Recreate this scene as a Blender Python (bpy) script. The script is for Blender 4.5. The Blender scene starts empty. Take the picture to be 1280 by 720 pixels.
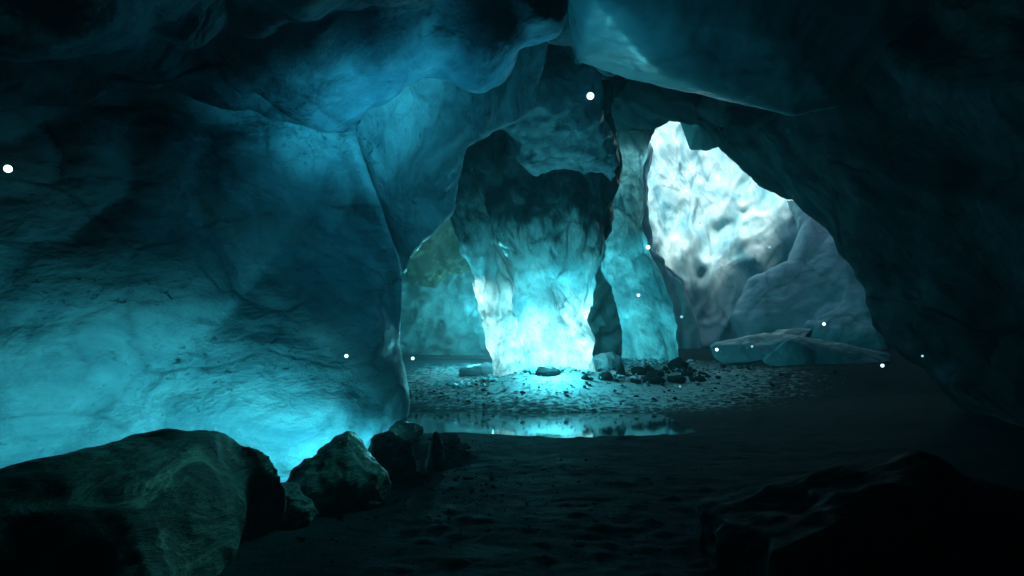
import bpy, math, random
import numpy as np
from mathutils import Vector, Matrix

random.seed(7)
S = bpy.context.scene
COL = S.collection

# ------------------------------------------------------------------ camera
F_PX = 853.0
PITCH = math.radians(5.0)
CAM = np.array([0.0, 0.0, 1.6])
cp, sp = math.cos(PITCH), math.sin(PITCH)
FWD = np.array([0, cp, sp]); UP = np.array([0, -sp, cp]); RT = np.array([1.0, 0, 0])

def ray(px, py):
    return FWD + (px-640)/F_PX*RT - (py-360)/F_PX*UP

def at(px, py, y):
    r = ray(px, py)
    return CAM + r*(y/r[1])

cam_d = bpy.data.cameras.new('camera')
cam_o = bpy.data.objects.new('camera', cam_d)
COL.objects.link(cam_o)
cam_o.location = CAM
cam_o.rotation_euler = (math.radians(90)+PITCH, 0, 0)
cam_d.sensor_width = 36
cam_d.lens = 36*F_PX/1280
cam_d.clip_start = 0.05
cam_d.clip_end = 500
cam_d.dof.use_dof = True; cam_d.dof.focus_distance = 20; cam_d.dof.aperture_fstop = 3.5
S.camera = cam_o

# ------------------------------------------------------------------ numeric noise
def _hash(i, j, k, seed):
    h = (i*374761393 + j*668265263 + k*2147483647 + seed*974711) & 0xFFFFFFFF
    h = ((h ^ (h >> 13)) * 1274126177) & 0xFFFFFFFF
    h = ((h ^ (h >> 16)) * 2246822519) & 0xFFFFFFFF
    return ((h ^ (h >> 15)) & 0xFFFFFF).astype(np.float64)/0xFFFFFF

def vnoise(p, seed=0):
    """smooth value noise in -1..1, p is (n,3)"""
    b = np.floor(p).astype(np.int64); f = p-b
    f = f*f*f*(f*(f*6-15)+10)
    out = 0
    for dx in (0, 1):
        wx = f[:, 0] if dx else 1-f[:, 0]
        for dy in (0, 1):
            wy = f[:, 1] if dy else 1-f[:, 1]
            for dz in (0, 1):
                wz = f[:, 2] if dz else 1-f[:, 2]
                out = out + wx*wy*wz*_hash(b[:, 0]+dx, b[:, 1]+dy, b[:, 2]+dz, seed)
    return out*2-1

def fbm(p, oct=4, seed=0, gain=0.5, lac=2.03):
    a, s, o = 1.0, 0.0, 0
    for i in range(oct):
        o = o + a*vnoise(p*(lac**i)+i*17.3, seed+i); s += a; a *= gain
    return o/s*1.6

def ridged(p, oct=4, seed=0):
    a, s, o = 1.0, 0.0, 0
    for i in range(oct):
        o = o + a*(1-np.abs(vnoise(p*(2.07**i)+i*9.1, seed+i))*1.6); s += a; a *= 0.5
    return o/s

def worley(p, seed=0):
    b = np.floor(p).astype(np.int64)
    f1 = np.full(len(p), 9.0); f2 = np.full(len(p), 9.0)
    for dx in (-1, 0, 1):
        for dy in (-1, 0, 1):
            for dz in (-1, 0, 1):
                c = b+np.array([dx, dy, dz])
                q = np.stack([c[:, a]+_hash(c[:, 0], c[:, 1], c[:, 2], seed+11*a) for a in range(3)], 1)
                d = np.sqrt(((q-p)**2).sum(1))
                m = d < f1
                f2 = np.where(m, f1, np.minimum(f2, d)); f1 = np.where(m, d, f1)
    return f1, f2

def sstep(a, b, x):
    t = np.clip((x-a)/(b-a), 0, 1)
    return t*t*(3-2*t)

# ------------------------------------------------------------------ mesh helpers
def mesh_np(name, V, Fq, smooth=True):
    V = np.asarray(V, np.float32); Fq = np.asarray(Fq, np.int32)
    me = bpy.data.meshes.new(name)
    n = Fq.shape[1]
    me.vertices.add(len(V)); me.vertices.foreach_set('co', V.ravel())
    me.loops.add(Fq.size); me.loops.foreach_set('vertex_index', Fq.ravel())
    me.polygons.add(len(Fq))
    me.polygons.foreach_set('loop_start', np.arange(0, Fq.size, n, dtype=np.int32))
    me.polygons.foreach_set('use_smooth', np.full(len(Fq), smooth))
    me.update(calc_edges=True)
    return me

def link(name, V, Fq, mat, label=None, cat=None, group=None, kind=None, smooth=True, base=None, parent=None):
    V = np.asarray(V, float)
    if base is None:
        base = np.array([(V[:, 0].min()+V[:, 0].max())/2, (V[:, 1].min()+V[:, 1].max())/2, V[:, 2].min()])
    me = mesh_np(name, V-base, Fq, smooth)
    me.materials.append(mat)
    o = bpy.data.objects.new(name, me); COL.objects.link(o)
    o.location = base
    if parent: o.parent = parent
    tag(o, label, cat, group, kind)
    return o

def tag(o, label=None, cat=None, group=None, kind=None):
    if label: o['label'] = label
    if cat: o['category'] = cat
    if group: o['group'] = group
    if kind: o['kind'] = kind
    return o

def surface_nets(Fv):
    nx, ny, nz = Fv.shape
    ins = Fv < 0
    acc = np.zeros((nx-1, ny-1, nz-1, 3)); cnt = np.zeros((nx-1, ny-1, nz-1))
    corners = [(i, j, k) for i in (0, 1) for j in (0, 1) for k in (0, 1)]
    def sl(c): return tuple(slice(c[a], c[a]+s-1) for a, s in enumerate((nx, ny, nz)))
    for a in corners:
        for ax in range(3):
            if a[ax]: continue
            b = list(a); b[ax] = 1; b = tuple(b)
            fa, fb = Fv[sl(a)], Fv[sl(b)]
            m = (fa < 0) != (fb < 0)
            t = np.where(m, fa/np.where(m, fa-fb, 1), 0)
            for q in range(3):
                acc[..., q] += np.where(m, a[q]+(t if q == ax else 0), 0)
            cnt += m
    act = cnt > 0
    idx = np.full(act.shape, -1, np.int64); idx[act] = np.arange(act.sum())
    g = np.stack(np.nonzero(act), 1)
    V = acc[act]/cnt[act][:, None]+g
    Q = []
    for ax in range(3):
        u, v = (ax+1) % 3, (ax+2) % 3
        sa = [slice(1, -1)]*3; sb = [slice(1, -1)]*3
        sa[ax] = slice(0, -1); sb[ax] = slice(1, None)
        A, B = ins[tuple(sa)], ins[tuple(sb)]
        m = A != B
        c = np.stack(np.nonzero(m), 1)
        if not len(c): continue
        flip = A[m]
        off = np.ones(3, int); off[ax] = 0
        c = c+off
        def cell(du, dv):
            d = c.copy(); d[:, u] -= du; d[:, v] -= dv
            return idx[d[:, 0], d[:, 1], d[:, 2]]
        q = np.stack([cell(1, 1), cell(0, 1), cell(0, 0), cell(1, 0)], 1)
        q[~flip] = q[~flip][:, ::-1]
        Q.append(q)
    return V, np.concatenate(Q)

def poly_sdf(P, U, W):
    n = len(P); d = np.full(U.shape, 1e9); sgn = np.ones(U.shape)
    for i in range(n):
        a, b = P[i], P[(i-1) % n]
        ex, ey = b[0]-a[0], b[1]-a[1]
        wx, wy = U-a[0], W-a[1]
        t = np.clip((wx*ex+wy*ey)/(ex*ex+ey*ey+1e-12), 0, 1)
        d = np.minimum(d, (wx-ex*t)**2+(wy-ey*t)**2)
        c1 = W >= a[1]; c2 = W < b[1]; c3 = ex*wy > ey*wx
        fl = (c1 & c2 & c3) | (~c1 & ~c2 & ~c3)
        sgn = np.where(fl, -sgn, sgn)
    return sgn*np.sqrt(d)

def vnormals(V, Q):
    a = V[Q[:, 2]]-V[Q[:, 0]]; b = V[Q[:, 3]]-V[Q[:, 1]] if Q.shape[1] == 4 else V[Q[:, 1]]-V[Q[:, 0]]
    n = np.cross(a, b) if Q.shape[1] == 4 else np.cross(b, a)
    N = np.zeros_like(V)
    for k in range(Q.shape[1]): np.add.at(N, Q[:, k], n)
    return N/(np.linalg.norm(N, axis=1, keepdims=True)+1e-9)

def body(poly, pts, t, r, h, disp=None, warp=0.0, wscale=1.0, seed=1, back=None, crisp=0.0):
    """A solid mass: an outline laid on a plane through three world points, t thick each way
    (back may differ), edges rounded with radius r, then worked with noise."""
    p0, p1, p2 = [np.asarray(p, float) for p in pts]
    n = np.cross(p1-p0, p2-p0); n /= np.linalg.norm(n)
    if np.dot(n, CAM-p0) < 0: n = -n           # n looks to the viewer's side
    u = np.cross([0, 0, 1.0], n); u /= np.linalg.norm(u); v = np.cross(n, u)
    P = []
    for (x, y) in poly:
        d = ray(x, y); k = np.dot(p0-CAM, n)/np.dot(d, n)
        q = CAM+d*k-p0
        P.append((np.dot(q, u), np.dot(q, v)))
    P = np.array(P)
    tb = t if back is None else back
    m = 4*h+warp*1.5
    lo = P.min(0)-m; hi = P.max(0)+m
    gu = np.arange(lo[0], hi[0], h); gv = np.arange(lo[1], hi[1], h); gw = np.arange(-tb-m, t+m, h)
    U, W = np.meshgrid(gu, gv, indexing='ij')
    if warp:
        q = np.stack([U.ravel()/wscale, W.ravel()/wscale, np.zeros(U.size)], 1)
        U2 = U+warp*fbm(q, 3, seed).reshape(U.shape); W2 = W+warp*fbm(q+31.7, 3, seed+5).reshape(U.shape)
    else: U2, W2 = U, W
    d2 = poly_sdf(P, U2, W2)
    A = (d2+r)[:, :, None]
    mid = (t-tb)/2; half = (t+tb)/2
    rr = min(r, half)
    Bw = (np.abs(gw-mid)-(half-rr))[None, None, :]*(r/rr)
    f = np.sqrt(np.maximum(A, 0)**2+np.maximum(Bw, 0)**2)-r+np.minimum(np.maximum(A, Bw), 0)
    V, Q = surface_nets(f)
    V = np.array([gu[0], gv[0], gw[0]])+V*h
    Wd = p0+V[:, :1]*u+V[:, 1:2]*v+V[:, 2:3]*n
    if disp is not None:
        N = vnormals(Wd, Q)
        dv = disp(Wd, V); dv = dv-np.percentile(dv, 65)
        if crisp: dv = dv*np.abs(N@n)**crisp
        Wd = Wd+N*dv[:, None]
    return Wd, Q

# ------------------------------------------------------------------ materials
def new_mat(name):
    m = bpy.data.materials.new(name); m.use_nodes = True
    nt = m.node_tree; nt.nodes.clear()
    return m, nt
class NT:
    def __init__(s, nt): s.nt = nt
    def n(s, typ, **kw):
        nd = s.nt.nodes.new(typ)
        for k, v in kw.items():
            if k in nd.inputs.keys(): s.put(nd.inputs[k], v)
            else: setattr(nd, k, v)
        return nd
    def put(s, sock, v):
        if isinstance(v, bpy.types.NodeSocket): s.nt.links.new(v, sock)
        else: sock.default_value = v
    def noise(s, vec, scale, detail=5, rough=.55, dist=0.0):
        nd = s.n('ShaderNodeTexNoise')
        for k, v in (('Vector', vec), ('Scale', scale), ('Detail', detail), ('Roughness', rough), ('Distortion', dist)): s.put(nd.inputs[k], v)
        return nd.outputs['Fac']
    def ramp(s, fac, stops):
        nd = s.n('ShaderNodeValToRGB'); s.put(nd.inputs['Fac'], fac)
        el = nd.color_ramp.elements
        while len(el) < len(stops): el.new(0.5)
        for e, (p, c) in zip(el, stops):
            e.position = p; e.color = c if len(c) == 4 else (*c, 1)
        return nd.outputs['Color']
    def math(s, op, a, b=0.0, clamp=False):
        nd = s.n('ShaderNodeMath', operation=op, use_clamp=clamp)
        s.put(nd.inputs[0], a); s.put(nd.inputs[1], b)
        return nd.outputs[0]
    def mix(s, fac, a, b):
        nd = s.n('ShaderNodeMix', data_type='RGBA')
        s.put(nd.inputs['Factor'], fac); s.put(nd.inputs[6], a); s.put(nd.inputs[7], b)
        return nd.outputs[2]
    def mapping(s, scale=(1, 1, 1), rot=(0, 0, 0), loc=(0, 0, 0)):
        tc = s.n('ShaderNodeTexCoord'); mp = s.n('ShaderNodeMapping')
        s.put(mp.inputs['Vector'], tc.outputs['Object'])
        mp.inputs['Rotation'].default_value = rot; mp.inputs['Location'].default_value = loc
        m2 = s.n('ShaderNodeMapping'); s.put(m2.inputs['Vector'], mp.outputs[0]); m2.inputs['Scale'].default_value = scale
        return m2.outputs[0]
def c4(c): return (*c, 1)
def g1(v): return (v, v, v)

def ice(name, c_lo, c_hi, stretch=(1, 1, 1), rot=(0, 0, 0), scale=1.0, rough=.38, trans=0.0, speck=.5, bump=.5, fine=1.0, dirt=(.012, .03, .04), spec=.5, sss=0.0, top_shade=None, crack=.5):
    m, nt = new_mat(name); T = NT(nt)
    v = T.mapping(stretch, rot); v0 = T.mapping()
    cloud = T.noise(v, .6*scale, 11, .66, 1.0)
    col = T.ramp(cloud, [(.3, c_lo), (.5, [(a+b)/2 for a, b in zip(c_lo, c_hi)]), (.68, c_hi)])
    # long wandering veins
    vn = T.noise(v, .8*scale, 6, .6, 1.0)
    vein = T.math('SUBTRACT', 1, T.math('MULTIPLY', T.math('ABSOLUTE', T.math('SUBTRACT', vn, .5)), 22), True)
    msk = T.ramp(T.noise(v0, .35*scale, 3), [(.45, g1(0)), (.65, g1(1))])
    col = T.mix(T.math('MULTIPLY', T.math('MULTIPLY', vein, msk), .55), col, c4([x*.35 for x in c_lo]))
    # healed fractures: long thin seams on a warped cell pattern
    wv = T.n('ShaderNodeTexNoise'); T.put(wv.inputs['Vector'], v); wv.inputs['Scale'].default_value = 1.3*scale; wv.inputs['Detail'].default_value = 6
    wa = T.n('ShaderNodeVectorMath', operation='MULTIPLY_ADD'); T.put(wa.inputs[0], wv.outputs['Color']); wa.inputs[1].default_value = (.55/scale,)*3; T.put(wa.inputs[2], v)
    ce = T.n('ShaderNodeTexVoronoi', feature='DISTANCE_TO_EDGE'); T.put(ce.inputs['Vector'], wa.outputs[0]); ce.inputs['Scale'].default_value = .55*scale
    seam = T.ramp(ce.outputs['Distance'], [(0, g1(1)), (.012, g1(.75)), (.05, g1(.15)), (.16, g1(0))])
    sm_ = T.math('MULTIPLY', seam, T.ramp(T.noise(v0, .6*scale, 4), [(.38, g1(.1)), (.6, g1(1))]))
    col = T.mix(T.math('MULTIPLY', sm_, crack), col, c4([x*.3 for x in c_lo]))
    # silt flecks frozen in, in drifts
    fl = T.ramp(T.noise(v, 7*scale, 6, .7, .6), [(.57, g1(0)), (.66, g1(1))])
    fm = T.ramp(T.noise(v0, .75*scale, 4, .6, .5), [(.48, g1(0)), (.62, g1(1))])
    col = T.mix(T.math('MULTIPLY', T.math('MULTIPLY', fl, fm), speck), col, c4(dirt))
    if top_shade:      # (lower, upper): shade on the unlit upper pillar put into the colour, wispy border
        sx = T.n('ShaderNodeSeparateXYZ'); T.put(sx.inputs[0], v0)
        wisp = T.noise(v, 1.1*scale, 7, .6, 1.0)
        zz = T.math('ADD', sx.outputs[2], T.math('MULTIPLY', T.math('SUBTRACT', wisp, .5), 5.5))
        mr = T.n('ShaderNodeMapRange', interpolation_type='SMOOTHSTEP'); T.put(mr.inputs[0], zz); mr.inputs[1].default_value = top_shade[0]; mr.inputs[2].default_value = top_shade[1]
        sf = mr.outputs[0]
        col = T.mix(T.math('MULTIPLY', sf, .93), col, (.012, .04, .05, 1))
    # bump
    b1 = T.noise(v, 1.6*scale, 8, .55, .25)
    b2 = T.noise(v, 7*scale*fine, 6, .6, .3)
    vo = T.n('ShaderNodeTexVoronoi', feature='SMOOTH_F1'); T.put(vo.inputs['Vector'], v); vo.inputs['Scale'].default_value = 1.9*scale; vo.inputs['Smoothness'].default_value = .35
    hgt = T.math('ADD', T.math('ADD', T.math('MULTIPLY', b1, .55), T.math('MULTIPLY', b2, .1)), T.math('SUBTRACT', T.math('MULTIPLY', vo.outputs['Distance'], .22), T.math('MULTIPLY', sm_, .12*min(1, crack*2))))
    bp = T.n('ShaderNodeBump'); bp.inputs['Strength'].default_value = bump; bp.inputs['Distance'].default_value = .4; T.put(bp.inputs['Height'], hgt)
    rg = T.ramp(T.noise(v0, 2.3*scale, 5), [(.35, g1(rough*.7)), (.65, g1(min(1, rough*1.4)))])
    pr = T.n('ShaderNodeBsdfPrincipled'); T.put(pr.inputs['Base Color'], col); T.put(pr.inputs['Roughness'], rg); T.put(pr.inputs['Normal'], bp.outputs[0])
    pr.inputs['IOR'].default_value = 1.31; pr.inputs['Specular IOR Level'].default_value = spec
    if sss:
        pr.inputs['Subsurface Weight'].default_value = sss; pr.inputs['Subsurface Radius'].default_value = (.7, .85, 1.0); pr.inputs['Subsurface Scale'].default_value = .8
    out = T.n('ShaderNodeOutputMaterial'); sh = pr.outputs[0]
    if trans:
        tl = T.n('ShaderNodeBsdfTranslucent'); T.put(tl.inputs['Color'], col); T.put(tl.inputs['Normal'], bp.outputs[0])
        mx = T.n('ShaderNodeMixShader'); T.put(mx.inputs[0], T.math('MULTIPLY', T.math('SUBTRACT', 1, T.math('MULTIPLY', sf, .8)), trans) if top_shade else trans)
        T.put(mx.inputs[1], sh); T.put(mx.inputs[2], tl.outputs[0]); sh = mx.outputs[0]
    T.put(out.inputs['Surface'], sh)
    return m

def stone(name, c_lo, c_hi, c_vein, stretch=(1, 1, 1), rot=(0, 0, 0), scale=1.0, vein=.8, rough=.5, bump=.6, spec=.3):
    m, nt = new_mat(name); T = NT(nt)
    v = T.mapping(stretch, rot); v0 = T.mapping()
    base = T.ramp(T.noise(v, 2*scale, 9, .65, .8), [(.3, c_lo), (.7, c_hi)])
    w = T.noise(v, 2.6*scale, 10, .68, 1.8)
    vm = T.ramp(w, [(.5, g1(0)), (.57, g1(.35)), (.62, g1(1)), (.68, g1(.1)), (.75, g1(.5))])
    mk = T.ramp(T.noise(v0, .9*scale, 3), [(.4, g1(0)), (.6, g1(1))])
    col = T.mix(T.math('MULTIPLY', T.math('MULTIPLY', vm, mk), vein), base, c4(c_vein))
    hg = T.math('ADD', T.math('MULTIPLY', w, .5), T.math('MULTIPLY', T.noise(v, 14*scale, 6, .6), .25))
    bp = T.n('ShaderNodeBump'); bp.inputs['Strength'].default_value = bump; bp.inputs['Distance'].default_value = .12/scale; T.put(bp.inputs['Height'], hg)
    pr = T.n('ShaderNodeBsdfPrincipled'); T.put(pr.inputs['Base Color'], col); T.put(pr.inputs['Normal'], bp.outputs[0])
    T.put(pr.inputs['Roughness'], T.ramp(T.noise(v, 5*scale, 5), [(.3, g1(rough*.7)), (.7, g1(min(1, rough*1.5)))]))
    pr.inputs['Specular IOR Level'].default_value = spec
    out = T.n('ShaderNodeOutputMaterial'); T.put(out.inputs['Surface'], pr.outputs[0])
    return m

M_WALL = ice('silty_blue_ice', (.08, .24, .30), (.42, .66, .72), (1, 1, 1.7), (.15, .15, .5), .95, .42, 0, 1, .7, crack=.45)
M_LOBE = ice('clear_dark_ice', (.07, .20, .25), (.60, .80, .84), (1.2, 1.2, .6), (.2, .3, 0), 1.1, .2, 0, .9, .9, crack=.3)
M_CEIL = ice('blue_ceiling_ice', (.045, .13, .18), (.20, .36, .42), (1, 1, 1), (0, 0, 0), 1.0, .4, 0, .8, .8, spec=.15)
M_DARKCEIL = ice('mottled_silty_ice', (.07, .18, .24), (.42, .60, .66), (1, 1, 1), (0, 0, 0), 1.3, .35, 0, .9, .8)
M_SLAB = ice('smooth_slab_ice', (.16, .36, .42), (.28, .50, .54), (1, 1, 1), (0, 0, 0), .6, .3, 0, .2, .15)
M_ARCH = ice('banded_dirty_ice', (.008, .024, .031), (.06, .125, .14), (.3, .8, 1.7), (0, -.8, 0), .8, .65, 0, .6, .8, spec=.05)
M_PILLAR = ice('glowing_pale_ice', (.05, .24, .30), (.72, .92, .90), (1.1, 1.1, .6), (0, .25, 0), 1.15, .35, .4, 1, .9, crack=.9)
M_PILLAR_SHADED = ice('shade_topped_glowing_ice', (.05, .24, .30), (.74, .92, .90), (1.15, 1.15, .6), (0, .2, 0), 1.15, .35, .4, 1, .9, top_shade=(4.4, 6.0), crack=.9)  # the fading of the glow upwards is painted in as a dark top
M_BACK = ice('daylit_white_ice', (.05, .35, .44), (.64, .90, .89), (1.3, 1.0, .5), (0, .45, 0), .5, .5, 0, .2, .3, sss=.2)
M_FAR = ice('far_teal_ice', (.06, .17, .19), (.34, .52, .50), (1.2, 1.2, .9), (0, .4, 0), .8, .45, 0, .6, .5)
M_BLOCK = ice('blue_grey_ice', (.22, .52, .60), (.50, .80, .86), (1, 1, 1), (0, .4, 0), .6, .5, 0, .4, .5)
M_GREEN = stone('olive_rock', (.04, .06, .03), (.13, .17, .08), (.5, .58, .28), (1, 1, 1), (0, 0, 0), .9, .7, .35, .9)
M_ROCK = stone('streaked_schist', (.035, .05, .048), (.13, .16, .145), (.60, .68, .54), (.6, .7, 1.7), (.25, .6, .2), .8, 1.0, .38, 1.0)
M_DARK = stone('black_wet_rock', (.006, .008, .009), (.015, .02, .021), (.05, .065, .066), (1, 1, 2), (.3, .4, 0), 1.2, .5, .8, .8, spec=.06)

# ------------------------------------------------------------------ ground
def gz(x, y):
    x = np.asarray(x, float); y = np.asarray(y, float)
    w = .7*np.sin(x*.35+1)+.5*np.sin(x*.9+.4)+.3*np.sin(x*2.1)
    yy = y+.35*w
    z = .05*sstep(3, 12, yy)
    pool = .22*(1-sstep(2.0, 4.4, x))
    z = z-pool*sstep(12.6, 14.2, yy)+pool*sstep(17.0, 18.4, yy)
    z = z+.62*sstep(17.6, 22.6, yy)+.42*sstep(22, 28, yy)+.1*sstep(28, 45, yy)
    # the frosted mound at the pillars' feet
    z = z+.5*np.exp(-((x-1.3)/2.2)**2-((y-20.3)/1.3)**2)
    z = z+.30*np.exp(-((x-4.6)/2.2)**2-((y-24.5)/2.2)**2)
    # bank to the right and at the left wall's foot
    z = z+.35*sstep(4.5, 11, x)*sstep(6, 14, y)
    # hollow melted out along the foot of the pale wall
    sw = (x+2.28)*.65-(y-13.6)*.76; tw = -(x+2.28)*.76-(y-13.6)*.65
    z = z-.75*sstep(4.4, 3.0, sw)*sstep(.6, 2.0, tw)
    return z

def ground_hit(px, py):
    d = 3.0; r = ray(px, py); r = r/r[1]
    while d < 60:
        p = CAM+r*d
        if p[2] < gz(p[0], p[1]): break
        d += .03
    return CAM+r*d

ys = np.concatenate([np.arange(-14, 2.5, .4), np.arange(2.5, 10, .035), np.arange(10, 30, .07), np.arange(30, 60, .3)])
xs = np.concatenate([np.arange(-36, -8, .6), np.arange(-8, 14, .055), np.arange(14, 48, .5)])
X, Y = np.meshgrid(xs, ys, indexing='ij')
P = np.stack([X.ravel(), Y.ravel(), np.zeros(X.size)], 1)
Z = gz(X, Y).ravel()
dryness = 1-sstep(12.4, 13.8, P[:, 1])*(1-sstep(17.2, 19, P[:, 1]))
rel = .05*fbm(P*np.array([.4, .5, 1]), 3, 3)+.007*fbm(P*np.array([2.6, 3.0, 1]), 5, 9, .6)+.009*fbm(P*7, 3, 21)
f1, f2 = worley(P*np.array([3.2, 3.6, 1]), 5)
peb = np.clip(.42-f1, 0, 1)*.08*sstep(.0, .5, fbm(P*.5, 2, 44))
Z = Z+(rel+peb)*(.25+.75*dryness)-.03
nx, ny = X.shape
I = np.arange(nx*ny).reshape(nx, ny)
Fq = np.stack([I[:-1, :-1].ravel(), I[1:, :-1].ravel(), I[1:, 1:].ravel(), I[:-1, 1:].ravel()], 1)

m, nt = new_mat('wet_black_sand'); T = NT(nt)
v = T.mapping((1, 1.6, 1)); v0 = T.mapping()
base = T.ramp(T.noise(v, 1.4, 9, .65, .5), [(.3, (.006, .012, .015)), (.7, (.020, .036, .043))])
grit = T.ramp(T.noise(v0, 26, 4, .7), [(.5, g1(0)), (.7, g1(1))])
base = T.mix(T.math('MULTIPLY', grit, .45), base, (.05, .08, .09, 1))
# frost and fallen ice crumbs around the foot of the pillars
geo = T.n('ShaderNodeNewGeometry')
ds = T.n('ShaderNodeVectorMath', operation='DISTANCE'); mp = T.n('ShaderNodeMapping'); mp.vector_type = 'POINT'
T.put(mp.inputs['Vector'], geo.outputs['Position']); mp.inputs['Scale'].default_value = (.75, 1, 0)
T.put(ds.inputs[0], mp.outputs[0]); ds.inputs[1].default_value = (1.8, 22.3, 0)
fr = T.math('SUBTRACT', 1, T.math('DIVIDE', ds.outputs['Value'], 8.0), True)
frn = T.math('ADD', fr, T.math('MULTIPLY', T.math('SUBTRACT', T.noise(v0, 5.5, 9, .72), .5), 1.5))
frm = T.ramp(frn, [(.38, g1(0)), (.62, g1(1))])
base = T.mix(T.math('MULTIPLY', frm, .9), base, (.50, .60, .62, 1))
hg = T.math('ADD', T.math('MULTIPLY', T.noise(v, 9, 8, .65), .6), T.math('MULTIPLY', T.noise(v0, 40, 4, .6), .25))
bp = T.n('ShaderNodeBump'); bp.inputs['Strength'].default_value = .7; bp.inputs['Distance'].default_value = .06; T.put(bp.inputs['Height'], hg)
pr = T.n('ShaderNodeBsdfPrincipled'); pr.inputs['Specular IOR Level'].default_value = .03; T.put(pr.inputs['Base Color'], base); T.put(pr.inputs['Normal'], bp.outputs[0])
T.put(pr.inputs['Roughness'], T.ramp(T.noise(v, 2.2, 6), [(.35, g1(.75)), (.65, g1(.97))]))
T.put(T.n('ShaderNodeOutputMaterial').inputs['Surface'], pr.outputs[0])
M_SAND = m
link('ground', np.stack([P[:, 0], P[:, 1], Z], 1), Fq, M_SAND, 'dark wet sand and gravel cave floor', None, None, 'structure', base=np.zeros(3))

m, nt = new_mat('still_meltwater'); T = NT(nt)
pr = T.n('ShaderNodeBsdfPrincipled'); pr.inputs['Base Color'].default_value = (.01, .03, .035, 1); pr.inputs['Roughness'].default_value = .06; pr.inputs['IOR'].default_value = 1.33
bp = T.n('ShaderNodeBump'); bp.inputs['Strength'].default_value = .05; bp.inputs['Distance'].default_value = .03; T.put(bp.inputs['Height'], T.noise(T.mapping((1, .5, 1)), 2.5, 4)); T.put(pr.inputs['Normal'], bp.outputs[0])
T.put(T.n('ShaderNodeOutputMaterial').inputs['Surface'], pr.outputs[0])
gx = np.linspace(-7, 9, 40); gy = np.linspace(12.2, 19, 20)
A, B = np.meshgrid(gx, gy, indexing='ij'); I = np.arange(A.size).reshape(A.shape)
link('water', np.stack([A.ravel(), B.ravel(), np.full(A.size, -.035)], 1),
     np.stack([I[:-1, :-1].ravel(), I[1:, :-1].ravel(), I[1:, 1:].ravel(), I[:-1, 1:].ravel()], 1), m,
     'shallow still pool of meltwater on the cave floor', None, None, 'structure', base=np.zeros(3))

# ------------------------------------------------------------------ cave shell with the hole that lets the day in
xs = np.linspace(-36, 48, 150); ys = np.linspace(-14, 60, 140)
X, Y = np.meshgrid(xs, ys, indexing='ij')
xn = (X-6)/42; yn = (Y-23)/37
edge = np.clip(np.maximum(np.abs(xn), np.abs(yn)), 0, 1)
H = 10+14*sstep(15, 32, Y)
Pn = np.stack([X.ravel()*.22, Y.ravel()*.22, np.zeros(X.size)], 1)
Z = (H+1.6*fbm(Pn, 4, 60).reshape(X.shape))*np.sqrt(np.clip(1-edge**6, 0, 1))-1*(edge > .999)
I = np.arange(X.size).reshape(X.shape)
Fq = np.stack([I[:-1, :-1].ravel(), I[:-1, 1:].ravel(), I[1:, 1:].ravel(), I[1:, :-1].ravel()], 1)
cx = X.ravel()[Fq].mean(1); cy = Y.ravel()[Fq].mean(1)
hn = fbm(np.stack([cx*.3, cy*.3, 0*cx], 1), 3, 71)
HOLE = ((cx-13.0)/12.0)**2+((cy-45.6)/8.0)**2+.35*hn < 1
HOLE2 = ((cx+5.3)/2.0)**2+((cy-26)/2.0)**2+.3*hn < 1  # second opening, unseen, added to let sun onto the olive rock
shell = link('ceiling', np.stack([X.ravel(), Y.ravel(), Z.ravel()], 1), Fq[~(HOLE | HOLE2)], M_CEIL, 'rough ice vault over the cave, open to the day at the back', None, None, 'structure', base=np.zeros(3))
sm = shell.modifiers.new('thickness', 'SOLIDIFY'); sm.thickness = 1.2; sm.offset = -1

# ------------------------------------------------------------------ shaping functions
def bulge(scale, amp, seed=0, aniso=(1, 1, 1), warp=.35, extra=.06, es=1.6):
    an = np.array(aniso)
    def f(Wd, L):
        p = Wd/scale*an
        q = p+warp*np.stack([fbm(p*.9+3, 3, seed), fbm(p*.9+13, 3, seed+1), fbm(p*.9+23, 3, seed+2)], 1)
        f1, f2 = worley(q, seed)
        g = sstep(0, .3, f2-f1)
        return amp*(.6*g+1.1*(.6-f1))+extra*fbm(Wd*es, 4, seed+40)+.6*amp*fbm(p*.45, 2, seed+70)
    return f

def facets(scale, amp, seed=0, aniso=(1, 1, 1), round_=.55, tilt=.7, warp=.18, extra=.03, es=1.8, second=.35):
    # overlapping rounded faces meeting in sharp creases, with a smaller set laid over them
    an = np.array(aniso)
    def one(p, sd):
        b = np.floor(p).astype(np.int64); best = np.full(len(p), -9.0)
        for dx in (-1, 0, 1):
            for dy in (-1, 0, 1):
                for dz in (-1, 0, 1):
                    c = b+np.array([dx, dy, dz])
                    h = [_hash(c[:, 0], c[:, 1], c[:, 2], sd+7*a) for a in range(7)]
                    d = p-(c+np.stack(h[:3], 1))
                    v = .5*(h[3]-.5)+tilt*((h[4]-.5)*d[:, 0]+(h[5]-.5)*d[:, 1]+(h[6]-.5)*d[:, 2])-round_*(d**2).sum(1)
                    best = np.maximum(best, v)
        return best
    def f(Wd, L):
        p = Wd/scale*an
        q = p+warp*np.stack([fbm(p*1.3+3, 4, seed), fbm(p*1.3+13, 4, seed+1), fbm(p*1.3+23, 4, seed+2)], 1)
        return amp*(one(q, seed)+second*one(q*2.3+5, seed+50))+extra*fbm(Wd*es, 5, seed+40)
    return f

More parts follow.
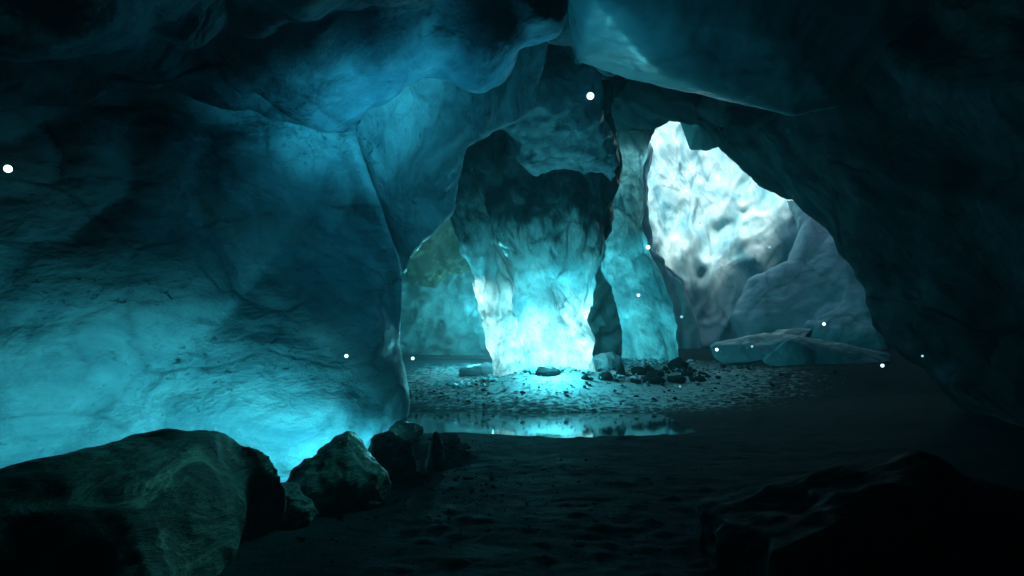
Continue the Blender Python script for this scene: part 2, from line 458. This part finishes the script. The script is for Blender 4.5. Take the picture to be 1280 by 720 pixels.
def drape(amp, sx=1.0, sz=.35, seed=0, rot=0.3):
    def f(Wd, L):
        x = Wd[:, 0]*math.cos(rot)+Wd[:, 2]*math.sin(rot); z = -Wd[:, 0]*math.sin(rot)+Wd[:, 2]*math.cos(rot)
        q = np.stack([x*sx, Wd[:, 1]*.4, z*sz], 1)
        w = 1.1*np.stack([fbm(q*.6, 3, seed), fbm(q*.6+9, 3, seed+1), fbm(q*.6+19, 3, seed+2)], 1)
        a = ridged((q+w)*.6, 4, seed+3)
        return amp*(a-.6)+.5*amp*fbm(q*.35, 3, seed+6)
    return f

def bands(amp, seed=0):
    # layers of ice running along the sweep of the arch
    a0 = at(780, 190, 27); a1 = at(1180, 440, 15)
    t = (a1-a0)/np.linalg.norm(a1-a0)
    def f(Wd, L):
        q = Wd-a0; l = q@t; q2 = q-np.outer(l, t)
        p = np.stack([l*.12, q2[:, 1]*.55, q2[:, 2]*.75+q2[:, 0]*.35], 1)
        p = p+.5*np.stack([0*l, fbm(Wd*.25, 3, seed), fbm(Wd*.25+9, 3, seed+1)], 1)
        return amp*(.8*(ridged(p*.8, 4, seed+2)-.6)+.9*fbm(Wd*.22, 3, seed+4)+.12*fbm(Wd*1.2, 4, seed+5))
    return f

def flutes(amp, sx=1.2, sz=.18, seed=0, extra=.05):
    def f(Wd, L):
        q = np.stack([Wd[:, 0]*sx, Wd[:, 1]*sx, Wd[:, 2]*sz], 1)
        q = q+.5*np.stack([fbm(q*.7, 3, seed), fbm(q*.7+5, 3, seed+1), 0*q[:, 0]], 1)
        f1, f2 = worley(q, seed)
        return amp*(sstep(0, .6, f2-f1)-.5)+extra*fbm(Wd*1.7, 4, seed+9)
    return f

# ------------------------------------------------------------------ walls, roof masses, pillars
V, Q = body([(-500, 900), (-500, -60), (200, -40), (420, 60), (420, 120), (426, 178), (446, 235), (466, 292), (477, 325), (480, 345), (479, 440), (464, 560), (455, 640)],
            [at(497, 435, 13.6), at(0, 435, 9.5), at(0, 100, 9.2)], 0.9, .3, .07, facets(2.8, 2.0, 3, (1, 1, 1), .5, 1.0, .14, .04), .05, 1.2, 2, back=1.6, crisp=3.5)
link('ice_wall', V, Q, M_WALL, 'broad pale blue ice wall behind the streaked boulders, glowing at its foot', 'ice wall')

V, Q = body([(415, 20), (430, 120), (441, 176), (462, 236), (482, 292), (488, 330), (489, 350), (496, 318), (510, 296), (532, 279), (550, 268), (562, 248), (567, 215), (571, 182), (612, 163), (657, 142), (668, 90), (690, 0), (690, -120), (415, -120)],
            [at(440, 300, 13.0), at(600, 150, 14.4), at(520, 0, 12.2)], .55, .35, .06, facets(1.5, .9, 14, (1, 1, .7), .5, .9, .16, .06, 2.4), .03, .8, 4, back=1.8, crisp=1)
link('ice_buttress', V, Q, M_LOBE, 'dark glassy ice lobe hanging from the roof onto the end of the pale wall', 'ice formation')

V, Q = body([(-500, 85), (0, 106), (110, 108), (205, 113), (262, 130), (292, 133), (340, 126), (372, 124), (402, 138), (434, 160), (442, 125), (470, 92), (522, 76), (602, 68), (640, 36), (690, 4), (704, -60), (690, -420), (-500, -420)],
            [at(0, 130, 8.6), at(440, 170, 12.4), at(200, -100, 7.0)], .9, .8, .075, facets(2.4, 2.2, 22, (1, 1, .9), .6, .8, .18, .035, 1.8), .08, 1.0, 8, back=1.6, crisp=.7)
link('ice_overhang', V, Q, M_CEIL, 'bulging blue ice overhang above the pale wall, black at its outer end', 'ice ceiling')

V, Q = body([(585, 90), (640, 40), (690, 20), (722, 72), (750, 92), (752, 112), (752, 150), (772, 184), (772, 222), (745, 214), (700, 206), (660, 212), (640, 196), (636, 160), (600, 150), (560, 160), (560, 120), (560, -90), (800, -150), (800, 60), (760, 86)],
            [at(640, 150, 18.0), at(740, 150, 18.6), at(680, -20, 15.5)], .7, .6, .075, facets(1.7, 1.0, 31, (1, 1, 1), .5, .9, .2, .09, 2.6), .2, .7, 9, back=2.5, crisp=.7)
link('ice_vault', V, Q, M_DARKCEIL, 'mottled silty ice roof between the glassy lobe and the flat hanging slab', 'ice ceiling')

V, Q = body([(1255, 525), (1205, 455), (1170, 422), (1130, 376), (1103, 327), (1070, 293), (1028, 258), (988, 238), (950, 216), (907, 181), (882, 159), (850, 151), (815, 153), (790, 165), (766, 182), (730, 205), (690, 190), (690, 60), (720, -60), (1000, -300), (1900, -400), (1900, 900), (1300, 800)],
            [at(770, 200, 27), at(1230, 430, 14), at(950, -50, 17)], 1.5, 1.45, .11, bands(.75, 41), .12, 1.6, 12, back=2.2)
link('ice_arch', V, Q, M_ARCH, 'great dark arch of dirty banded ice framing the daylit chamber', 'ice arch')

V, Q = body([(600, 110), (575, 182), (565, 235), (578, 290), (612, 300), (633, 325), (640, 360), (650, 400), (655, 440), (662, 485), (745, 490), (745, 470), (741, 430), (734, 392), (742, 360), (752, 320), (762, 275), (770, 225), (768, 182), (768, 100)],
            [at(600, 400, 22.3), at(740, 400, 22.6), at(680, 200, 21.8)], 1.15, 1.15, .075, flutes(.3, .6, .28, 52, .12), .08, 1.0, 15)
link('ice_pillar', V, Q, M_PILLAR_SHADED, 'widest ice pillar, dark above and glowing white at its frosted foot', 'ice pillar', 'ice pillars holding up the cave roof')

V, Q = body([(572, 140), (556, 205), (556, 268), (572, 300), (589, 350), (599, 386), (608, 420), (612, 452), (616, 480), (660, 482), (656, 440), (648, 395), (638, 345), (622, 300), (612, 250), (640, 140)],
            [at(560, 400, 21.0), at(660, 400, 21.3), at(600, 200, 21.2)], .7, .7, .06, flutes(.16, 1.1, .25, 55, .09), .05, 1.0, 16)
link('ice_pillar', V, Q, M_PILLAR_SHADED, 'slender slanting ice pillar against the left flank of the widest one', 'ice pillar', 'ice pillars holding up the cave roof')

V, Q = body([(776, 470), (775, 400), (770, 370), (757, 337), (753, 300), (758, 250), (746, 190), (736, 120), (840, 120), (812, 180), (803, 225), (804, 288), (812, 320), (828, 348), (838, 380), (845, 420), (851, 465)],
            [at(770, 400, 27), at(850, 400, 27), at(790, 200, 27.5)], 1.0, .95, .075, flutes(.18, .7, .3, 58, .09), .07, 1.0, 18)
link('ice_pillar', V, Q, M_PILLAR, 'cyan ice pillar with flared foot beside the daylit chamber and scattered rocks', 'ice pillar', 'ice pillars holding up the cave roof')

V, Q = body([(800, 178), (812, 174), (816, 190), (810, 215), (808, 280), (818, 318), (850, 352), (870, 400), (880, 470), (830, 470), (805, 340), (797, 260)],
            [at(800, 400, 44), at(850, 400, 44.5), at(810, 200, 45)], .6, .55, .075, flutes(.2, 1.0, .2, 59), .1, 1.0, 19)
link('ice_curtain', V, Q, M_BACK, 'pale rippled ice curtain just behind the flared cyan pillar', 'ice formation')

# back of the daylit chamber
V, Q = body([(560, 520), (560, -60), (800, -160), (1300, -160), (1300, 520)],
            [at(700, 400, 49), at(1000, 400, 46.5), at(900, 100, 52.5)], 1.2, 1.0, .17, drape(1.6, .34, .16, 64, -.45), 0, 1, 20, back=2.5, crisp=1)
link('ice_wall', V, Q, M_BACK, 'daylit white ice wall with flowing folds at the back of the arch', 'ice wall')
V, Q = body([(380, 520), (380, 120), (762, 100), (770, 400), (775, 520)],
            [at(400, 400, 38), at(700, 400, 42), at(600, 200, 36)], .8, .8, .15, drape(1.3, .7, .9, 67, .7), 0, 1, 22, back=1.5)
link('ice_wall', V, Q, M_FAR, 'dim teal rippled ice wall seen through the narrow left opening', 'ice wall')
V, Q = body([(470, 345), (500, 338), (530, 350), (560, 338), (600, 326), (640, 320), (640, 200), (470, 200)],
            [at(480, 300, 34), at(620, 300, 35), at(560, 200, 31)], .8, .8, .12, bulge(1.3, .5, 77, (1, 1, 1), .5, .3, 1.6), .3, 1.2, 23, back=1.5)
link('rock_outcrop', V, Q, M_GREEN, 'olive green rock hanging at the top of the narrow left opening', 'rock')
V, Q = body([(985, 250), (1012, 262), (1062, 305), (1110, 392), (1112, 440), (930, 440), (915, 402), (938, 360), (984, 332), (1003, 290)],
            [at(950, 400, 43), at(1100, 400, 39.5), at(1040, 300, 43)], 1.2, 1.2, .1, facets(4.0, 1.0, 80, (1, 1, 1), .5, .8, .18, .06, 1.2), .15, 1.0, 25, back=2)
link('ice_block', V, Q, M_BLOCK, 'large blue grey ice mass in shade under the right side of the arch', 'ice block')

# ------------------------------------------------------------------ faceted blocks
def hull(name, pts, mat, k, h, amp=.02, ns=2.0, seed=0, **kw):
    """a block bounded by the flat facets of the points' hull, edges softened by k"""
    import bmesh
    bm = bmesh.new()
    for p in pts: bm.verts.new(p)
    bmesh.ops.convex_hull(bm, input=bm.verts)
    bm.normal_update()
    c = np.mean(np.array(pts), 0); pl = []
    for f in bm.faces:
        n = np.array(f.normal); d = n@np.array(f.verts[0].co)
        if n@c > d: n, d = -n, -d
        if not any(abs(n@m-1) < .002 and abs(d-e) < .02 for m, e in pl): pl.append((n, d))
    bm.free()
    A = np.array(pts); lo = A.min(0)-3*h-.1; hi = A.max(0)+3*h+.1
    g = [np.arange(lo[i], hi[i], h) for i in range(3)]
    X, Y, Z = np.meshgrid(*g, indexing='ij'); q = np.stack([X.ravel(), Y.ravel(), Z.ravel()], 1)
    acc = 0; mx = np.max([q@n-d for n, d in pl], 0)
    for n, d in pl: acc = acc+np.exp((q@n-d-mx)/k)
    f = (mx+k*np.log(acc)).reshape(X.shape)
    V, Q = surface_nets(f)
    V = V*h+lo; N = vnormals(V, Q)
    V = V+N*(amp*fbm(V*ns, 5, seed))[:, None]
    return link(name, V, Q, mat, **kw)

hull('ice_slab', [at(698, -60, 11.2), at(706, 10, 12.0), at(720, 79, 13.0), at(738, -5, 10.5), at(818, 86, 12.2), at(900, 121, 12.9), at(985, 147, 13.6), at(1000, 60, 12.0), at(1130, 118, 13.8), at(1400, -60, 12), at(900, -120, 10.4), at(735, -60, 10.2),
                  at(712, -60, 16), at(726, 0, 16), at(985, 40, 17), at(1300, 60, 18), at(1400, -60, 18)],
     M_SLAB, .02, .06, .05, 1.0, 5, label='flat faceted ice slab jutting down from the roof beside the mottled vault', cat='ice slab')
hull('ice_shard', [at(846, 140, 33), at(862, 187, 33), at(884, 189, 33.2), at(906, 181, 33.4), at(915, 150, 33), at(870, 150, 32), at(850, 130, 36), at(880, 180, 35.5), at(920, 130, 36)],
     M_BACK, .02, .05, .05, 1.2, 6, label='small pale ice shard hanging in the top of the bright arch', cat='ice shard')
hull('ice_slab', [at(884, 431, 25), at(905, 425, 26), at(983, 410, 27), at(1017, 409.5, 27), at(1000, 428, 25.5), at(985, 448, 24.8), at(905, 455, 24.6), at(890, 447, 24.7), at(930, 470, 26), at(1000, 465, 27)],
     M_BLOCK, .02, .04, .06, 1.5, 7, label='tilted flat ice slab on the floor, the one nearer the flared pillar', cat='ice slab', group='ice slabs fallen on the floor')
hull('ice_slab', [at(982, 424, 23.6), at(1000, 419, 24.5), at(1060, 433, 25), at(1118, 441, 25), at(1110, 468, 23.6), at(985, 462, 23.2), at(950, 452, 23.4), at(1080, 475, 24), at(1000, 475, 24)],
     M_BLOCK, .02, .04, .06, 1.5, 8, label='dark fallen ice slab on the floor leaning behind its lighter neighbour, farther right', cat='ice slab', group='ice slabs fallen on the floor')

# ------------------------------------------------------------------ boulders in the foreground
def rockdisp(amp, seed, s=1.0, an=(1, 1, 1)):
    a = np.array(an)
    def f(Wd, L):
        p = Wd*s*a
        f1, f2 = worley(p*1.3+.4*np.stack([fbm(p, 2, seed), fbm(p+7, 2, seed+1), fbm(p+17, 2, seed+2)], 1), seed)
        return amp*(.7*(sstep(0, .5, f2-f1)-.5)+.6*fbm(p*1.1, 5, seed+3)+.5*(ridged(p*2.3, 4, seed+5)-.6))
    return f

V, Q = body([(-260, 715), (-100, 672), (0, 652), (80, 630), (150, 612), (210, 601), (262, 599), (305, 606), (335, 615), (356, 630), (345, 636), (314, 646), (298, 662), (287, 692), (264, 727), (200, 820), (-260, 860)],
            [at(0, 640, 5.2), at(340, 640, 5.9), at(150, 560, 6.2)], .75, .7, .028, rockdisp(.075, 91, 1.1, (.6, 1, 1)), .06, .5, 31, back=.8)
link('boulder', V, Q, M_ROCK, 'biggest streaked boulder with a smooth rounded back, cut by the frame', 'boulder', 'boulders along the foot of the pale wall')
V, Q = body([(350, 618), (368, 594), (392, 580), (415, 557), (430, 546), (440, 546), (452, 562), (468, 577), (480, 592), (489, 608), (480, 625), (440, 645), (350, 660)],
            [at(350, 620, 6.9), at(490, 620, 7.1), at(430, 550, 7.35)], .35, .3, .018, rockdisp(.075, 93, 1.8, (1, 1, .7)), .05, .3, 33, back=.5)
link('boulder', V, Q, M_ROCK, 'peaked rough boulder right beside the biggest one', 'boulder', 'boulders along the foot of the pale wall')

def ico(n):
    import bmesh
    bm = bmesh.new(); bmesh.ops.create_icosphere(bm, subdivisions=n, radius=1)
    V = np.array([v.co for v in bm.verts]); F = np.array([[v.index for v in f.verts] for f in bm.faces]); bm.free()
    return V, F
ICO = {n: ico(n) for n in (3, 4, 5, 6)}

def rock(px, base_py, w_px, h_px, label, seed, mat=None, sub=5, sharp=0.0, deep=.8, lean=0.0, group=None, name='rock', cat='rock', cuts=7, sink=.3):
    rs = np.random.RandomState(seed)
    g = ground_hit(px, base_py); d = g[1]
    w = w_px/F_PX*d; h = h_px/F_PX*d
    V, Fq = ICO[sub]; V = V.copy()
    for _ in range(cuts):
        n = rs.normal(size=3); n[2] = abs(n[2])*.8; n /= np.linalg.norm(n)
        k = rs.uniform(.55, .85); s = V@n
        V = V-np.outer(np.maximum(s-k, 0)*.92, n)
    V = V/np.abs(V).max(0)
    tz = (V[:, 2]+1)/2
    sc = 1-sharp*np.clip(tz, 0, 1)
    V[:, 0] = V[:, 0]*sc+lean*tz; V[:, 1] *= sc
    V *= np.array([w/2, w/2*deep, h/2*(1+sink)])
    p = V*(2.2/w)+seed
    dsp = .055*w*(fbm(p*1.4, 5, seed)+.8*(ridged(p*2.2, 3, seed+3)-.6))
    V = V+V/np.linalg.norm(V, axis=1, keepdims=True)*dsp[:, None]
    c = np.array([g[0], d+w/2*deep*.8, g[2]+h/2*(1-sink)])
    V = V+c
    return link(name, V, Fq, mat or M_ROCK, label, cat, group)

GB = 'boulders along the foot of the pale wall'
rock(484, 602, 84, 58, 'blunt dark boulder behind the peaked one, against the end of the wall', 101, sub=6, sharp=.15, group=GB, name='boulder', cat='boulder')
rock(342, 660, 96, 44, 'low rounded stone in the hollow between the biggest and the peaked boulder', 102, sub=6, group=GB, name='boulder', cat='boulder', cuts=2)
rock(543, 587, 36, 46, 'small upright pointed stone standing apart on the sand', 103, sharp=.6, name='stone', cat='stone', group=GB)
rock(516, 591, 24, 14, 'small squat stone between the blunt boulder and the upright pointed one', 104, name='stone', cat='stone', group=GB)
rock(560, 560, 30, 22, 'stone just behind the upright pointed one', 105, name='stone', cat='stone', group=GB)
rock(505, 548, 44, 24, 'rough stone at the very corner of the pale wall', 106, name='stone', cat='stone', group=GB)
rock(580, 562, 18, 9, 'tiny stone lowest and farthest from the pale wall', 107, name='stone', cat='stone', group=GB)
rock(438, 636, 70, 20, 'flat stone lying at the front foot of the peaked boulder', 108, name='stone', cat='stone', group=GB)
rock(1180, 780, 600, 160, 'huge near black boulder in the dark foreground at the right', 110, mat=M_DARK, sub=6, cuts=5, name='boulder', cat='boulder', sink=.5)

GR = 'dark rocks scattered by the flared pillar'
for i, (px, py, w, h, lab) in enumerate([
    (684, 470, 34, 14, 'rounded dark rock half buried in the frosted mound'),
    (732, 474, 12, 6, 'small rock at the foot of the widest pillar, beside the frosted mound'),
    (757, 474, 22, 10, 'low rock next to the widest pillar, left end of the scattered rocks'),
    (777, 470, 16, 19, 'upright pointed black rock in front of the flared pillar'),
    (800, 468, 22, 11, 'frosted rock just right of the upright pointed one'),
    (822, 470, 22, 10, 'dark rock in the middle of the scattered rocks'),
    (848, 460, 30, 14, 'frost topped rock by the right foot of the flared pillar'),
    (818, 480, 34, 13, 'widest black rock at the front of the scattered rocks'),
    (848, 478, 26, 10, 'flat black rock between the widest one and the outermost one'),
    (876, 477, 24, 8, 'outermost low rock, nearest the fallen ice slabs'),
    (860, 470, 18, 7, 'small rock behind the flat black one'),
    (795, 478, 14, 6, 'tiny rock left of the widest black one')]):
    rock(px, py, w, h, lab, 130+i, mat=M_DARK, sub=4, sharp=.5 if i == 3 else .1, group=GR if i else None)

# loose chips of stone and ice strewn about: too many to count
def strew(name, spots, mat, label, seed):
    rs = np.random.RandomState(seed); Vs, Fs, nb = [], [], 0
    V0, F0 = ico(2)
    for (cx, cy, sx, sy, n, r0, r1) in spots:
        for _ in range(n):
            x, y = cx+rs.normal()*sx, cy+rs.normal()*sy
            r = r0*(r1/r0)**(rs.rand()**2)
            q = V0*(1+.35*rs.normal(size=(len(V0), 1))*.5)
            for _k in range(4):
                a = rs.normal(size=3); a /= np.linalg.norm(a); d = q@a
                q = q-np.outer(np.maximum(d-.5, 0), a)
            a = rs.rand()*6.28; R = np.array([[math.cos(a), -math.sin(a), 0], [math.sin(a), math.cos(a), 0], [0, 0, 1]])
            q = (q*np.array([1, .7, .55]))@R.T*r+np.array([x, y, float(gz(x, y))+r*.1])
            Vs.append(q); Fs.append(F0+nb); nb += len(V0)
    link(name, np.concatenate(Vs), np.concatenate(Fs), mat, label, None, None, 'stuff', smooth=False)
strew('gravel', [(-1.6, 8.3, .8, .9, 220, .01, .05), (-.6, 7.5, 1.0, 1.2, 220, .008, .03), (.5, 6.5, 1.3, 1.6, 200, .006, .025), (-1.4, 10.5, .5, 1.2, 160, .015, .08),
                 (4.0, 22.5, 1.6, 1.0, 260, .03, .14), (1.0, 19.6, 2.6, .7, 200, .02, .09), (6.5, 22.5, 1.6, 1.2, 120, .03, .12)], M_DARK, 'loose dark stone chips strewn over the cave floor', 5)
strew('ice_rubble', [(1.6, 20.9, 1.7, .45, 380, .03, .13), (4.0, 24.3, 1.3, .8, 220, .04, .16), (-.6, 21.0, .8, .5, 130, .03, .15)], M_BACK, 'crumbled white ice around the feet of the pillars', 6)

# crumbled ice heaps by the pillar feet
for i, (px, py, w, h, lab) in enumerate([
    (760, 462, 46, 22, 'heaped snowy ice lump between the widest and the flared pillar'),
    (600, 470, 56, 16, 'low snowy ice lump at the foot of the slender slanting pillar')]):
    rock(px, py, w, h, lab, 160+i, mat=M_BACK, sub=5, cuts=3, name='ice_lump', cat='ice lump', group='snowy ice lumps at the pillar feet')

# ------------------------------------------------------------------ glowing motes
m, nt = new_mat('white_glow'); T = NT(nt)
em = T.n('ShaderNodeEmission'); em.inputs['Color'].default_value = (.55, .9, 1, 1); em.inputs['Strength'].default_value = 1.6
T.put(T.n('ShaderNodeOutputMaterial').inputs['Surface'], em.outputs[0])
M_GLOW = m
m, nt = new_mat('faint_blue_glow'); T = NT(nt)
em = T.n('ShaderNodeEmission'); em.inputs['Color'].default_value = (.3, .8, 1, 1); em.inputs['Strength'].default_value = .45
T.put(T.n('ShaderNodeOutputMaterial').inputs['Surface'], em.outputs[0])
M_FAINT = m
for (px, py, d, r, lab) in [
    (738, 120, 10.5, 4.6, 'bright glowing mote floating under the mottled ice roof'),
    (10, 211, 7.6, 4.8, 'bright glowing mote at the far left before the dark wall top'),
    (810, 309, 14, 2.6, 'glowing mote in front of the pale rippled curtain'),
    (433, 445, 10.5, 2.2, 'glowing mote close to the lower pale wall near its end'),
    (516, 448, 16, 1.9, 'glowing mote low in the narrow left opening'),
    (798, 369, 18, 1.8, 'glowing mote before the middle of the flared pillar'),
    (740, 382, 20, 1.3, 'tiny glowing mote in the gap between the widest and flared pillars'),
    (852, 396, 20, 1.7, 'glowing mote just right of the flared pillar'),
    (896, 437, 18, 1.9, 'glowing mote at the near end of the tilted ice slab'),
    (940, 433, 18, 1.4, 'small glowing mote over the middle of the tilted ice slab'),
    (1030, 405, 18, 1.9, 'glowing mote above the gap between the two fallen slabs'),
    (1103, 457, 14, 2.0, 'glowing mote at the outer end of the darker fallen slab'),
    (1153, 445, 10.5, 1.4, 'faint glowing mote alone in the dark beyond the fallen slabs'),
    (875, 279, 22, 1.3, 'faint glowing mote high before the daylit folds'),
    (962, 309, 22, 1.4, 'faint glowing mote before the right half of the daylit folds'),
    (850, 483, 16, 1.1, 'faint glowing mote low over the front scattered rocks')]:
    V, Fq = ICO[3]
    c = at(px, py, d)
    link('glowing_mote', V*(r/F_PX*d)+c, Fq, M_GLOW if r > 1.75 else M_FAINT, lab, 'glowing mote', 'glowing motes drifting in the cave air', base=c)

# ------------------------------------------------------------------ light
W = bpy.data.worlds.new('World'); S.world = W; W.use_nodes = True
nt = W.node_tree; bg = nt.nodes['Background']
sky = nt.nodes.new('ShaderNodeTexSky'); sky.sky_type = 'NISHITA'; sky.sun_disc = False
EL, AZ = math.radians(60), math.radians(196)     # AZ: compass direction the sun stands in (0 = +Y, clockwise)
sky.sun_elevation = EL; sky.sun_rotation = AZ
nt.links.new(sky.outputs[0], bg.inputs[0]); bg.inputs[1].default_value = .15
sd = np.array([math.sin(AZ)*math.cos(EL), math.cos(AZ)*math.cos(EL), math.sin(EL)])
sl = bpy.data.lights.new('sun', 'SUN'); sl.energy = 5.0; sl.angle = math.radians(7); sl.color = (1, .985, .955)
so = bpy.data.objects.new('sun', sl); COL.objects.link(so)
so.rotation_euler = Vector(sd).to_track_quat('Z', 'Y').to_euler(); so.location = (0, 0, 60)

def lamp(p, power, col, radius):
    l = bpy.data.lights.new('unseen_lamp', 'POINT'); l.energy = power; l.color = col; l.shadow_soft_size = radius  # no lamp is seen here; added for its light
    o = bpy.data.objects.new('unseen_lamp', l); COL.objects.link(o); o.location = p
    return o
def downlamp(p, power, col, radius, cone=165):
    l = bpy.data.lights.new('unseen_lamp', 'SPOT'); l.energy = power; l.color = col; l.shadow_soft_size = radius  # spot version, likewise unseen and added
    l.spot_size = math.radians(cone); l.spot_blend = 1
    o = bpy.data.objects.new('unseen_lamp', l); COL.objects.link(o); o.location = p
    return o
CY = (.11, .86, 1.0); BL = (.05, .66, .95); WH = (.62, 1, .97)
def foot(t, sw, z):       # along the pale wall from its end, standing sw off it
    return np.array([-2.28-.76*t+.65*sw, 13.6-.65*t-.76*sw, z])
# unseen lamps added for the pale wall's glow, in the hollow behind the boulders
WN = np.array([-.65, .76, 0])
def footlamp(t, sw, z, power, r=.15, cone=150, tilt=-.1):
    o = downlamp(foot(t, sw, z), power, CY, r, cone)
    o.rotation_euler = Vector(-(WN+np.array([0, 0, tilt]))).to_track_quat('Z', 'Y').to_euler()
footlamp(1.3, 1.7, -.05, 9, .2, 140, .0)
footlamp(2.3, 2.3, -.1, 46, .35, 140, .0)
footlamp(3.6, 2.7, -.1, 56, .2, 140, .05)
footlamp(5.0, 3.1, -.1, 66, .2, 140, .05)
footlamp(7.0, 3.1, -.1, 30, .2, 140, .05)
# unseen lamps added for the pillars' glow, with more before and behind them
downlamp(at(690, 240, 22.4), 130, CY, .4, 95)
downlamp(at(695, 285, 22.6), 700, CY, .4, 100)
downlamp(at(700, 335, 22.6), 1400, WH, .4, 100)
downlamp(at(600, 285, 21.2), 120, CY, .3, 90)
downlamp(at(614, 335, 21.2), 430, WH, .3, 95)
downlamp(at(634, 398, 21.2), 170, WH, .25, 130)
lamp(at(690, 440, 19.6), 120, CY, .15)
downlamp(at(784, 175, 27.5), 190, (.4, .95, 1), .3, 140)  # added, stands in for daylight through the pillar's top
downlamp(at(788, 290, 27.3), 200, CY, .3, 130)
downlamp(at(800, 360, 27.3), 260, CY, .3, 130)
lamp(at(622, 415, 36), 230, CY, .3)
lamp(at(588, 385, 26.5), 420, CY, .3)
# unseen fill lamps added beside the roof mote and in the open cave
lamp(at(738, 120, 10.5)+np.array([-.4, .6, -.3]), 18, BL, .1)
lamp(at(580, 235, 11.4), 6, BL, .25)
o = downlamp(at(575, 330, 9.6), 250, BL, .3, 72)
o.rotation_euler = Vector(at(575, 330, 9.6)-at(455, 90, 11.0)).to_track_quat('Z', 'Y').to_euler()

o = downlamp(at(700, 300, 8.0), 130, (.1, .95, .95), .7, 52)  # unseen spot added to brighten the foreground boulders
o.rotation_euler = Vector(at(700, 300, 8.0)-np.array([-2.4, 6.2, .9])).to_track_quat('Z', 'Y').to_euler()

# ------------------------------------------------------------------ haze
def box(name, lo, hi, mat, **kw):
    V = [(x, y, z) for x in (lo[0], hi[0]) for y in (lo[1], hi[1]) for z in (lo[2], hi[2])]
    Fq = [(0, 1, 3, 2), (4, 6, 7, 5), (0, 4, 5, 1), (2, 3, 7, 6), (0, 2, 6, 4), (1, 5, 7, 3)]
    return link(name, V, Fq, mat, smooth=False, **kw)
m, nt = new_mat('pale_air'); T = NT(nt)
pv = T.n('ShaderNodeVolumePrincipled'); pv.inputs['Color'].default_value = (.6, .88, .95, 1); pv.inputs['Density'].default_value = .008; pv.inputs['Anisotropy'].default_value = .2
T.put(T.n('ShaderNodeOutputMaterial').inputs['Volume'], pv.outputs[0])
box('haze', (-60, -40, -2.5), (75, 90, 32), m, label='thin cold haze hanging in the cave', kind='stuff')

# ------------------------------------------------------------------ render
S.view_settings.view_transform = 'Standard'
S.view_settings.look = 'None'; S.view_settings.gamma = 1; S.view_settings.exposure = 1.3
c = S.cycles
c.use_denoising = True; c.use_adaptive_sampling = True; c.adaptive_threshold = .02
c.max_bounces = 4; c.diffuse_bounces = 2; c.glossy_bounces = 3; c.transmission_bounces = 3; c.volume_bounces = 0
c.sample_clamp_indirect = 4
